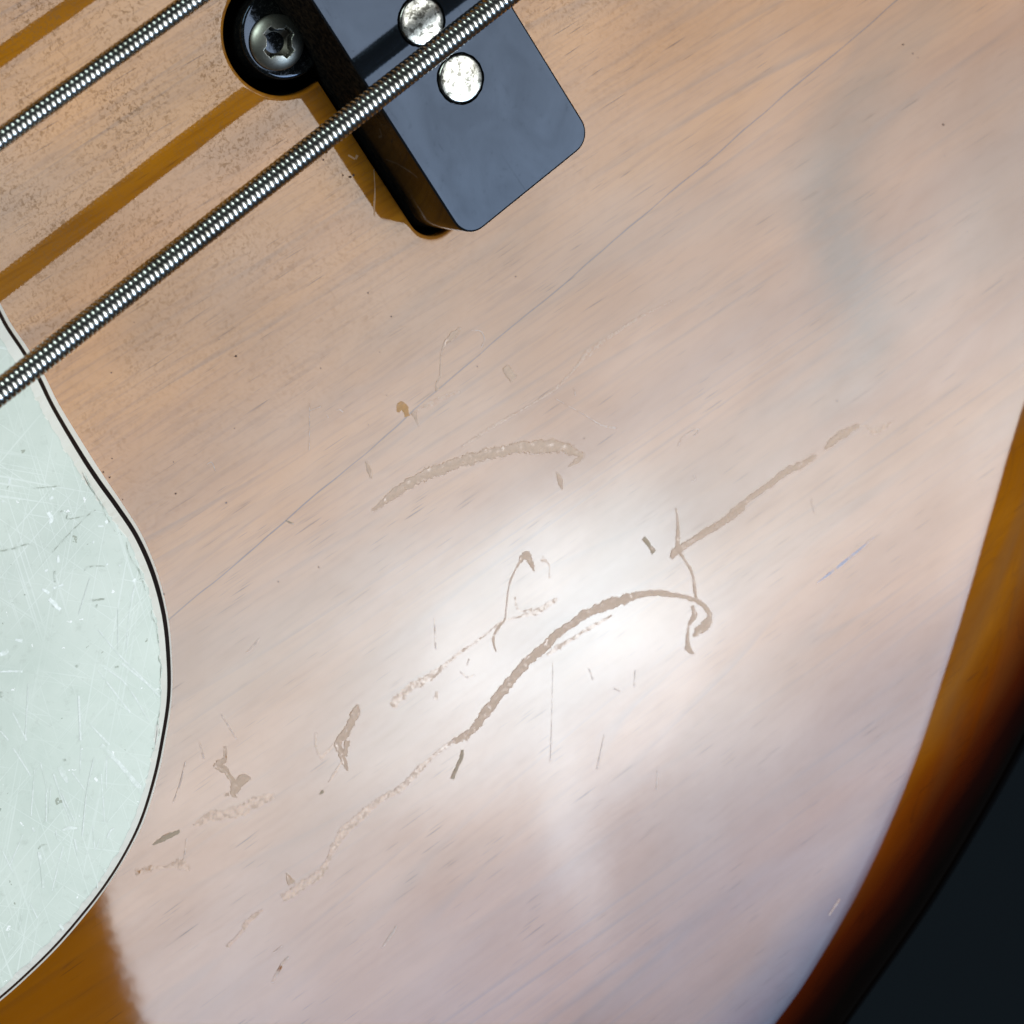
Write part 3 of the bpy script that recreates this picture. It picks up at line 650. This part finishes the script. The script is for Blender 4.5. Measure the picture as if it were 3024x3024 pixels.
MARK = {
    'dull': make_mark('dulled_lacquer', (0.49, 0.325, 0.225), 0.40, 0.90, 1.3, 0.34),
    'pale': make_mark('pale_scuff', (0.48, 0.32, 0.22), 0.40, 0.62, 1.5, 0.34),
    'thin': make_mark('fine_scratch', (0.46, 0.34, 0.28), 0.35, 0.70, 1.0, 0.32),
    'dark': make_mark('dirty_scratch', (0.36, 0.27, 0.19), 0.5, 0.9, 1.4),
    'amber': make_mark('bare_wood_chip', (0.50, 0.28, 0.12), 0.6, 1.0, 1.4),
    'groove': make_mark('bluish_groove', (0.36, 0.38, 0.52), 0.4, 0.8, 0.5),
    'fibre': make_mark('dust_fibre', (0.55, 0.32, 0.18), 0.8, 1.0, 0.5),
    'chip': make_mark('white_chip', (0.90, 0.95, 0.91), 0.2, 0.9, 1.2, 0.5, **ON_GUARD),
    'grime': make_mark('grey_green_grime', (0.42, 0.45, 0.37), 0.7, 0.66, 1.6, **ON_GUARD),
    'line': make_mark('white_scratch', (0.93, 0.97, 0.92), 0.4, 0.75, 0.7, **ON_GUARD),
    'pit': make_mark('dark_pit', (0.10, 0.055, 0.035), 0.7, 1.0, 1.0, 0.1),
}

# ------------------------------------------------------------------ floor far below
fm, fnt, fb = new_mat('dark_navy_cloth')
tcf = fnt.nodes.new('ShaderNodeTexCoord')
fc = mixc(fnt, noise(fnt, tcf.outputs['Object'], 6.0, 3.0, 0.5), (0.0020, 0.0034, 0.0046), (0.0046, 0.008, 0.0105))
fnt.links.new(fc, fb.inputs['Base Color'])
fb.inputs['Roughness'].default_value = 0.9
fb.inputs['Specular IOR Level'].default_value = 0.1
floor = mesh_obj('floor', [(-3000, -3000, -170), (3000, -3000, -170), (3000, 3000, -170), (-3000, 3000, -170)], [(0, 1, 2, 3)], fm, smooth=False)
floor['kind'] = 'structure'

# ------------------------------------------------------------------ the bass
bass = bpy.data.objects.new('electric_bass', None)
COL.objects.link(bass)
bass.empty_display_size = 0.05
bass['label'] = 'scratched sunburst electric bass body with mint pickguard, black pickup and wound strings'
bass['category'] = 'bass guitar'


def arc(cx, cy, r, a0, a1, n):
    return [(cx + r * math.cos(math.radians(a0 + (a1 - a0) * i / n)), cy + r * math.sin(math.radians(a0 + (a1 - a0) * i / n))) for i in range(n + 1)]


def route_loop(grow):
    """outline of the pickup route, anticlockwise; grow > 0 widens it"""
    x0, x1, y0, y1, r = PICK_X0 - 0.62 - grow, PICK_X1 + 0.6 + grow, PICK_Y0 - 1.0 - grow, PICK_Y1 + 0.7 + grow, 3.0
    R = ROUTE_R + grow
    L = arc(x0 + r, y0 + r, r, 180, 270, 10) + arc(x1 - r, y0 + r, r, 270, 360, 10) + arc(x1 - r, y1 - r, r, 0, 90, 6) + arc(x0 + r, y1 - r, r, 90, 180, 6)
    dx = x0 - EAR_C[0]
    a = math.degrees(math.acos(max(-1, min(1, dx / R))))
    L += arc(EAR_C[0], EAR_C[1], R, a, 360 - a, 44)
    return L


def build_body():
    n = 150
    cr, ri = catmull(CREASE, n), catmull(RIM, n)
    # profile: flat -> short break -> gentle fall -> round-over
    prof, X, Z = [], 0.0, 0.0
    steps = 44
    for i in range(steps):
        s = (i + 0.5) / steps
        if s < .10:
            a = 9 * (s / .10)
        elif s < .55:
            a = 9 + 9 * (s - .10) / .45
        else:
            a = 18 + 71 * ((s - .55) / .45) ** 1.15
        prof.append((X, Z))
        X += math.cos(math.radians(a)) / steps
        Z -= math.sin(math.radians(a)) / steps
    prof.append((X, Z))
    prof = [(a / X, b / X) for a, b in prof]
    verts, faces, rimd = [], [], []
    # flat top: constrained triangulation of the area behind the crease, minus the pickup route
    outer = [cr[i] for i in range(n)] + [(140, 60), (140, 150), (60, 150), (-60, 150), (-132, 150), (-132, 30), (-132, -40)]
    hole = route_loop(0.62)
    pts = [Vector(q) for q in outer] + [Vector(q) for q in hole]
    no, nh = len(outer), len(hole)
    rng = random.Random(3)
    rim_pts = [(c[0] + (r[0] - c[0]) * 1.05, c[1] + (r[1] - c[1]) * 1.05) for c, r in zip(cr, ri)]

    def rim_dist(x, y):
        return min(math.hypot(x - a, y - b) for a, b in rim_pts)

    def inside(x, y):
        if any(math.hypot(x - a, y - b) < 2.2 for a, b in cr):
            return False
        for poly, want in ((outer, True), (hole, False)):
            c = False
            for i in range(len(poly)):
                (x1, y1), (x2, y2) = poly[i], poly[i - 1]
                if (y1 > y) != (y2 > y) and x < (x2 - x1) * (y - y1) / (y2 - y1) + x1:
                    c = not c
            if c != want:
                return False
        return all(math.hypot(x - a, y - b) > 1.2 for a, b in hole)
    step = 2.6
    gx = -128
    while gx < 138:
        gy = -84
        while gy < 148:
            if inside(gx, gy):
                pts.append(Vector((gx, gy)))
            gy += step
        gx += step
    edges = [(i, (i + 1) % no) for i in range(no)] + [(no + i, no + (i + 1) % nh) for i in range(nh)]
    v2, e2, f2, ov, oe, of = delaunay_2d_cdt(pts, edges, [], 0, 1e-4)
    for q in v2:
        verts.append((q.x, q.y, 0.0))
        rimd.append(rim_dist(q.x, q.y))

    def inpoly(x, y, poly):
        c = False
        for i in range(len(poly)):
            (x1, y1), (x2, y2) = poly[i], poly[i - 1]
            if (y1 > y) != (y2 > y) and x < (x2 - x1) * (y - y1) / (y2 - y1) + x1:
                c = not c
        return c
    for fct in f2:
        cx = sum(v2[i].x for i in fct) / len(fct)
        cy = sum(v2[i].y for i in fct) / len(fct)
        if inpoly(cx, cy, outer) and not inpoly(cx, cy, hole):
            faces.append(tuple(fct))
    # contour and round-over towards the rim
    base = len(verts)
    m = len(prof)
    for (cx, cy), (rx, ry) in zip(cr, rim_pts):
        w = math.hypot(rx - cx, ry - cy)
        for (px, pz) in prof:
            verts.append((cx + (rx - cx) * px, cy + (ry - cy) * px, pz * w))
            rimd.append(rim_dist(cx, cy) * (1 - px))
        zb = prof[-1][1] * w
        for zz in (zb - 4, -26.0, -36.0, -43.0):
            k = 1.0 if zz > -30 else (1.0 - 0.04 * ((-zz - 30) / 13) ** 2 * 3)
            verts.append((cx + (rx - cx) * k, cy + (ry - cy) * k, zz))
            rimd.append(0.0)
    mm_ = m + 4
    for i in range(n - 1):
        for j in range(mm_ - 1):
            a, b2 = base + i * mm_ + j, base + (i + 1) * mm_ + j
            faces.append((a, a + 1, b2 + 1, b2))
    # rounded lip of the pickup route
    lips = [(0.62, 0.0), (0.45, -0.003), (0.30, -0.03), (0.13, -0.13), (0.03, -0.30), (0.0, -0.55), (0.0, -1.6)]
    lb = len(verts)
    for g_, z_ in lips:
        for q in route_loop(g_):
            verts.append((q[0], q[1], z_))
            rimd.append(60)
    for j in range(len(lips) - 1):
        for i in range(nh):
            a, b2 = lb + j * nh + i, lb + j * nh + (i + 1) % nh
            faces.append((a, b2, b2 + nh, a + nh))
    me = bpy.data.meshes.new('body')
    me.from_pydata([(x * MM, y * MM, z * MM) for x, y, z in verts], [], faces)
    at = me.attributes.new('rim_distance', 'FLOAT', 'POINT')
    at.data.foreach_set('value', rimd)
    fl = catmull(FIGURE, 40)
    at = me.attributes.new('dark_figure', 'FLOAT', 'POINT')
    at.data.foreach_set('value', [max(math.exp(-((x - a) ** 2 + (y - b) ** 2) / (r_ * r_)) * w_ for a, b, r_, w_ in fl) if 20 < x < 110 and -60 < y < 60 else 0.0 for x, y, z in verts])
    bm = bmesh.new()
    bm.from_mesh(me)
    bmesh.ops.remove_doubles(bm, verts=bm.verts, dist=2e-6)
    bmesh.ops.recalc_face_normals(bm, faces=bm.faces)
    up = [f_ for f_ in bm.faces if abs(f_.normal.z) > 0.999]
    if sum(f_.normal.z for f_ in up) < 0:
        bmesh.ops.reverse_faces(bm, faces=bm.faces)
    bm.to_mesh(me)
    bm.free()
    me.polygons.foreach_set('use_smooth', [True] * len(me.polygons))
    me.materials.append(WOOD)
    o = bpy.data.objects.new('body', me)
    COL.objects.link(o)
    o.parent = bass
    o['label'] = 'glossy amber wooden body shading to black at the rim'
    # walls and floor of the route
    L = route_loop(0.0)
    k = len(L)
    cv = [(x, y, -1.6) for x, y in L] + [(x, y, -17.0) for x, y in L]
    cf = [(i, (i + 1) % k, k + (i + 1) % k, k + i) for i in range(k)] + [tuple(range(k, 2 * k))]
    mesh_obj('pickup_cavity', cv, cf, CAVITY, o, smooth=False)
    return o


body = build_body()


def ribbon(name, pts, mat, parent, z, seed, label=None, rag=0.22, flat=False, height=0.03):
    """a flat mark lying on a surface: centre line with widths, ragged on both sides"""
    rng = random.Random(seed)
    ln = sum(math.hypot(a[0] - b[0], a[1] - b[1]) for a, b in zip(pts, pts[1:]))
    n = max(4, min(260, int(ln / 0.10)))
    s = catmull(pts, n)
    verts, faces = [], []
    jl = jr = 0.0
    for i, (x, y, w) in enumerate(s):
        a, b = s[max(i - 1, 0)], s[min(i + 1, n - 1)]
        tx, ty = b[0] - a[0], b[1] - a[1]
        l = math.hypot(tx, ty) or 1.0
        nx, ny = -ty / l, tx / l
        jl = 0.55 * jl + rng.uniform(-rag, rag)
        jr = 0.55 * jr + rng.uniform(-rag, rag)
        hw = max(w, 0.03) / 2
        rim = height if w > 0.35 and not flat else 0.0
        for t_, j_, dz in ((1, jl, 0), (.82, jl, rim), (0, 0, rim * .25), (-.82, jr, rim), (-1, jr, 0)):
            verts.append((x + nx * hw * t_ * (1 + j_), y + ny * hw * t_ * (1 + j_), z + dz))
    for i in range(n - 1):
        for k in range(4):
            a = 5 * i + k
            faces.append((a, a + 1, a + 6, a + 5))
    faces = [tuple(reversed(f_)) for f_ in faces]
    o = mesh_obj(name, verts, faces, mat, parent, smooth=False)
    if o.data.polygons[0].normal.z < 0:
        o.data.flip_normals()
    return o


# ------------------------------------------------------------------ pickguard
def build_guard():
    n = 260
    cs = [catmull(c, n) for c in (GUARD_BASE, GUARD_BLACK, GUARD_TOP, GUARD_EDGE)]
    zs = (0.04, 0.75, 1.35, 2.30)
    far = [(-118, -6), (-118, 60)]

    def ply(name, lo, hi, mat, parent, label):
        verts = [(x, y, zs[lo]) for x, y in cs[lo]] + [(x, y, zs[hi]) for x, y in cs[hi]]
        faces = [(i, i + 1, n + i + 1, n + i) for i in range(n - 1)]
        o = mesh_obj(name, verts, faces, mat, parent, label=label)
        return o
    rng = random.Random(11)
    # top sheet with a rolled upper edge
    e = cs[3]
    verts = [(x, y, zs[2]) for x, y in cs[2]]
    j1 = 0.0
    edge_pts = []
    for i, (x, y) in enumerate(e):
        j1 = 0.5 * j1 + rng.uniform(-0.11, 0.11)
        dx, dy = x - cs[2][i][0], y - cs[2][i][1]
        l = math.hypot(dx, dy) or 1
        edge_pts.append((x + dx / l * j1, y + dy / l * j1))
    verts += [(x, y, zs[3] - 0.05) for x, y in edge_pts]
    roll = []
    for i, (x, y) in enumerate(edge_pts):
        dx, dy = x - cs[2][i][0], y - cs[2][i][1]
        l = math.hypot(dx, dy) or 1
        roll.append((x + dx / l * 0.14, y + dy / l * 0.14))
    verts += [(x, y, zs[3]) for x, y in roll]
    faces = []
    for k in range(2):
        faces += [(k * n + i, k * n + i + 1, (k + 1) * n + i + 1, (k + 1) * n + i) for i in range(n - 1)]
    b0 = len(verts)
    verts += [(x, y, zs[3]) for x, y in far]
    faces.append(tuple(range(2 * n, 3 * n)) + (b0, b0 + 1))
    g = mesh_obj('pickguard', verts, faces, GUARD_M, bass, smooth=False, label='scuffed mint green three layer pickguard')
    fix_normals(g)
    g.data.materials.append(GUARD_W)
    for p in g.data.polygons:
        if abs(p.normal.z) < 0.93:
            p.material_index = 1
    if max(g.data.polygons, key=lambda p: p.area).normal.z < 0:
        g.data.flip_normals()
    for o in (ply('black_ply', 1, 2, GUARD_K, g, 'thin black middle layer of the pickguard edge'), ply('white_ply', 0, 1, GUARD_W, g, 'white bottom layer of the pickguard edge')):
        if o.data.polygons[len(o.data.polygons) // 2].normal.z < 0:
            o.data.flip_normals()
    return g


guard = build_guard()

# ------------------------------------------------------------------ pickup


def rrect(x0, x1, y0, y1, r, k=8):
    return arc(x0 + r, y0 + r, r, 180, 270, k) + arc(x1 - r, y0 + r, r, 270, 360, k) + arc(x1 - r, y1 - r, r, 0, 90, k) + arc(x0 + r, y1 - r, r, 90, 180, k)


POLES = [(18.44, 45.70), (18.17, 53.11)]
HOLE_R = 2.78


def build_pickup():
    top = rrect(PICK_X0 + .22, PICK_X1 - .22, PICK_Y0 + .22, PICK_Y1 - .22, 2.2)
    nt_ = len(top)
    circ = [arc(cx, cy, HOLE_R, 0, 360 - 360 / 48, 47) for cx, cy in POLES]
    pts = [Vector(q) for q in top] + [Vector(q) for c in circ for q in c]
    edges = [(i, (i + 1) % nt_) for i in range(nt_)]
    off = nt_
    for c in circ:
        edges += [(off + i, off + (i + 1) % len(c)) for i in range(len(c))]
        off += len(c)
    v2, e2, f2, *_ = delaunay_2d_cdt(pts, edges, [], 1, 1e-4)
    verts = [(q.x, q.y, PICK_Z) for q in v2]
    faces = []
    for f_ in f2:
        cx = sum(v2[i].x for i in f_) / len(f_)
        cy = sum(v2[i].y for i in f_) / len(f_)
        if all(math.hypot(cx - a, cy - b) > HOLE_R * 0.98 for a, b in POLES):
            faces.append(tuple(f_))
    # rounded top edge, then the wall down into the route
    rings = [(.22, 0), (.14, -.02), (.065, -.065), (.02, -.14), (0, -.24), (0, -5.0), (0, -9.6), (0, -16.0)]
    b0 = len(verts)
    for g_, dz in rings:
        verts += [(x, y, PICK_Z + dz) for x, y in rrect(PICK_X0 + g_, PICK_X1 - g_, PICK_Y0 + g_, PICK_Y1 - g_, 2.42 - g_)]
    for j in range(len(rings) - 1):
        for i in range(nt_):
            a, b_ = b0 + j * nt_ + i, b0 + j * nt_ + (i + 1) % nt_
            faces.append((a, b_, b_ + nt_, a + nt_))
    for c in circ:
        b1 = len(verts)
        k = len(c)
        verts += [(x, y, PICK_Z) for x, y in c] + [(x, y, PICK_Z - 1.5) for x, y in c]
        faces += [(b1 + i, b1 + (i + 1) % k, b1 + k + (i + 1) % k, b1 + k + i) for i in range(k)] + [tuple(range(b1 + k, b1 + 2 * k))]
    o = mesh_obj('pickup', verts, faces, PLASTIC, bass, label='black plastic pickup cover with two round metal poles')
    fix_normals(o, False)
    big = [p for p in o.data.polygons if abs(p.normal.z) > .99 and p.center.z > (PICK_Z - .1) * MM]
    if big and big[0].normal.z < 0:
        o.data.flip_normals()
    for p in o.data.polygons:
        if abs(p.normal.z) > .995:
            p.use_smooth = False
    # mounting ear
    prof = [(EAR_R, -8.0), (EAR_R, -0.45), (EAR_R - .05, -.24), (EAR_R - .14, -.09), (EAR_R - .28, -.015), (EAR_R - .42, 0.0), (EAR_R - .6, 0.0), (2.0, 0.0), (0.0, 0.0)]
    verts, faces = [], []
    a0, a1, k = 62, 298, 44
    for i in range(k + 1):
        a = math.radians(a0 + (a1 - a0) * i / k)
        for r_, z_ in prof:
            x = EAR_C[0] + r_ * math.cos(a)
            verts.append((min(x, PICK_X0 + .05), EAR_C[1] + r_ * math.sin(a), .5 + z_))
    m = len(prof)
    for i in range(k):
        for j in range(m - 1):
            a = i * m + j
            faces.append((a, a + 1, a + m + 1, a + m))
    ear = mesh_obj('mounting_ear', verts, faces, DUSTY, o, label='rounded black ear holding the mounting screw')
    bm = bmesh.new()
    bm.from_mesh(ear.data)
    bmesh.ops.remove_doubles(bm, verts=bm.verts, dist=1e-6)
    bmesh.ops.dissolve_degenerate(bm, edges=bm.edges, dist=1e-7)
    bmesh.ops.recalc_face_normals(bm, faces=bm.faces)
    bm.to_mesh(ear.data)
    bm.free()
    # poles
    pv, pf = [], []
    seg = 56
    pr = [(2.60, -1.4), (2.60, -.10), (2.585, .0), (2.54, .09), (2.46, .16), (2.36, .20), (1.6, .225), (.8, .24)]
    for r_, z_ in pr:
        pv += [(x, y, z_) for x, y in arc(0, 0, r_, 0, 360 - 360 / seg, seg - 1)]
    pv.append((0, 0, .245))
    for j in range(len(pr) - 1):
        pf += [(j * seg + i, j * seg + (i + 1) % seg, (j + 1) * seg + (i + 1) % seg, (j + 1) * seg + i) for i in range(seg)]
    last = (len(pr) - 1) * seg
    pf += [(last + i, last + (i + 1) % seg, len(pv) - 1) for i in range(seg)]
    p0 = mesh_obj('pole_piece', pv, pf, POLE_M, o)
    p0.location = (POLES[0][0] * MM, POLES[0][1] * MM, PICK_Z * MM)
    p1 = p0.copy()
    p1.data = p0.data.copy()
    COL.objects.link(p1)
    p1.location = (POLES[1][0] * MM, POLES[1][1] * MM, PICK_Z * MM)
    p1.rotation_euler = (math.radians(.6), math.radians(-.5), 2.1)
    # cross-head screw
    N, R = 96, 2.95
    sv, sf = [], []
    th = math.radians(10)
    rings_n, spokes = 60, 120
    for i in range(rings_n + 1):
        r_ = R * i / rings_n
        for j in range(spokes):
            a = 2 * math.pi * j / spokes
            x, y = r_ * math.cos(a), r_ * math.sin(a)
            z = 1.35 * math.sqrt(max(0, 1 - (r_ / (R * 1.06)) ** 2))
            best = 9
            for t in (th, th + math.pi / 2):
                lx, ly = x * math.cos(t) + y * math.sin(t), -x * math.sin(t) + y * math.cos(t)
                hw = .78 - .16 * min(abs(lx), 1.7)
                dd = max(abs(lx) - 1.75, abs(ly) - hw)
                best = min(best, dd)
            best = min(best, max(abs(x * math.cos(th) + y * math.sin(th)) + abs(-x * math.sin(th) + y * math.cos(th)) - 1.85, -9))
            t = max(0, min(1, (0.05 - best) / 0.16))
            z -= t * (1.0 + 1.0 * max(0, 1 - r_ / 1.6))
            sv.append((x, y, z))
    for i in range(rings_n):
        for j in range(spokes):
            a, b_ = i * spokes + j, i * spokes + (j + 1) % spokes
            sf.append((a, b_, b_ + spokes, a + spokes))
    k0 = len(sv)
    for j in range(spokes):
        a = 2 * math.pi * j / spokes
        sv.append((R * math.cos(a), R * math.sin(a), -.9))
    sf += [(rings_n * spokes + j, rings_n * spokes + (j + 1) % spokes, k0 + (j + 1) % spokes, k0 + j) for j in range(spokes)]
    s = mesh_obj('mounting_screw', sv, sf, SCREW_M, o, label='dull domed cross head screw in the pickup ear')
    fix_normals(s)
    if s.data.polygons[rings_n * spokes // 2].normal.z < 0:
        s.data.flip_normals()
    s.data.materials.append(SOCKET_M)
    for p in s.data.polygons:                      # darker metal in the bottom of the cross
        r_ = math.hypot(p.center.x, p.center.y) / MM
        dome = 1.35 * math.sqrt(max(0, 1 - (r_ / (R * 1.06)) ** 2))
        if r_ < 2.3 and dome - p.center.z / MM > 0.6:
            p.material_index = 1
    s.location = (6.75 * MM, 58.45 * MM, 0.55 * MM)
    s.rotation_euler = (math.radians(-3), math.radians(-4), 0)
    return o


pickup = build_pickup()

# ------------------------------------------------------------------ strings


def build_string(p, q, dia, pitch, label, seed):
    p, q = Vector(p), Vector(q)
    ax = (q - p).normalized()
    p, q = p - ax * 52, q + ax * 75
    side = ax.cross(Vector((0, 0, 1))).normalized()
    up = side.cross(ax)
    ln = (q - p).length
    wr = pitch * 0.5
    cr = dia / 2 - wr * 0.35
    # core
    k = 20
    verts = []
    for e in (p, q):
        for i in range(k):
            a = 2 * math.pi * i / k
            verts.append(tuple(e + (side * math.cos(a) + up * math.sin(a)) * (cr * 0.98)))
    faces = [(i, (i + 1) % k, k + (i + 1) % k, k + i) for i in range(k)]
    o = mesh_obj('string', verts, faces, CORE_M, bass, label=label)
    fix_normals(o)
    # winding: one wire wound round the core
    rng = random.Random(seed)
    turns = int(ln / pitch)
    per, ring = 40, 10
    wv, wf = [], []
    tot = turns * per
    jit = [rng.uniform(-.025, .025) for _ in range(turns + 2)]
    for i in range(tot + 1):
        t = i / per
        a = 2 * math.pi * t
        f_ = t - int(t)
        off = jit[int(t)] * (1 - f_) + jit[int(t) + 1] * f_
        rad = side * math.cos(a) - up * math.sin(a)
        c = p + ax * ((t + off * .5) * pitch) + rad * cr
        for j in range(ring):
            b_ = 2 * math.pi * j / ring
            wv.append(tuple(c + rad * (wr * math.cos(b_) * 0.35) + ax * (wr * .99 * math.sin(b_))))
    for i in range(tot):
        for j in range(ring):
            a, b_ = i * ring + j, i * ring + (j + 1) % ring
            wf.append((a, b_, b_ + ring, a + ring))
    w = mesh_obj('winding', wv, wf, STRING_M, o)
    if (w.data.polygons[5].normal).dot(Vector(w.data.polygons[5].center) - p * MM) < -9:
        w.data.flip_normals()
    return o


build_string((-41.88, 51.49, 16.86), (24.23, 51.49, 16.86), 2.60, 0.60, 'thick wound string crossing the black pickup', 5)
build_string((-27.73, 71.36, 18.07), (-3.84, 70.84, 18.07), 2.06, 0.60, 'thinner wound string in the upper corner', 6)

# ------------------------------------------------------------------ wear
for i, (kind, pts) in enumerate(MARKS):
    nm = 'dust_fibre' if kind == 'fibre' else 'scratch'
    ribbon(nm, pts, MARK[kind], body, 0.012 + 0.002 * (i % 9), 100 + i, rag=0.10 if kind in ('thin', 'fibre', 'groove') else 0.26, height=0.0 if kind == 'pale' else 0.013)
for i, (kind, pts) in enumerate(GUARD_MARKS):
    nm = {'chip': 'chip', 'grime': 'grime_spot', 'line': 'scratch'}[kind]
    ribbon(nm, pts, MARK[kind], guard, 2.312 + 0.002 * (i % 9), 500 + i, rag=0.3 if kind != 'line' else 0.12, flat=True)


def speck_mesh(d, seed):
    rng = random.Random(seed)
    k = 9
    ph = rng.uniform(0, 6)
    e = rng.uniform(.6, 1)
    ring = []
    for i in range(k):
        a = 2 * math.pi * i / k
        r_ = d / 2 * rng.uniform(.65, 1.15)
        x, y = r_ * math.cos(a), r_ * math.sin(a) * e
        ring.append((x * math.cos(ph) - y * math.sin(ph), x * math.sin(ph) + y * math.cos(ph), 0))
    return [*ring, (0, 0, d * .06)], [(i, (i + 1) % k, k) for i in range(k)]


for i, (x, y, d) in enumerate(PITS):
    v, f_ = speck_mesh(d * 0.8, 900 + i)
    o = mesh_obj('dirt_speck', v, f_, MARK['pit'], body)
    o.location = (x * MM, y * MM, 0.012 * MM)
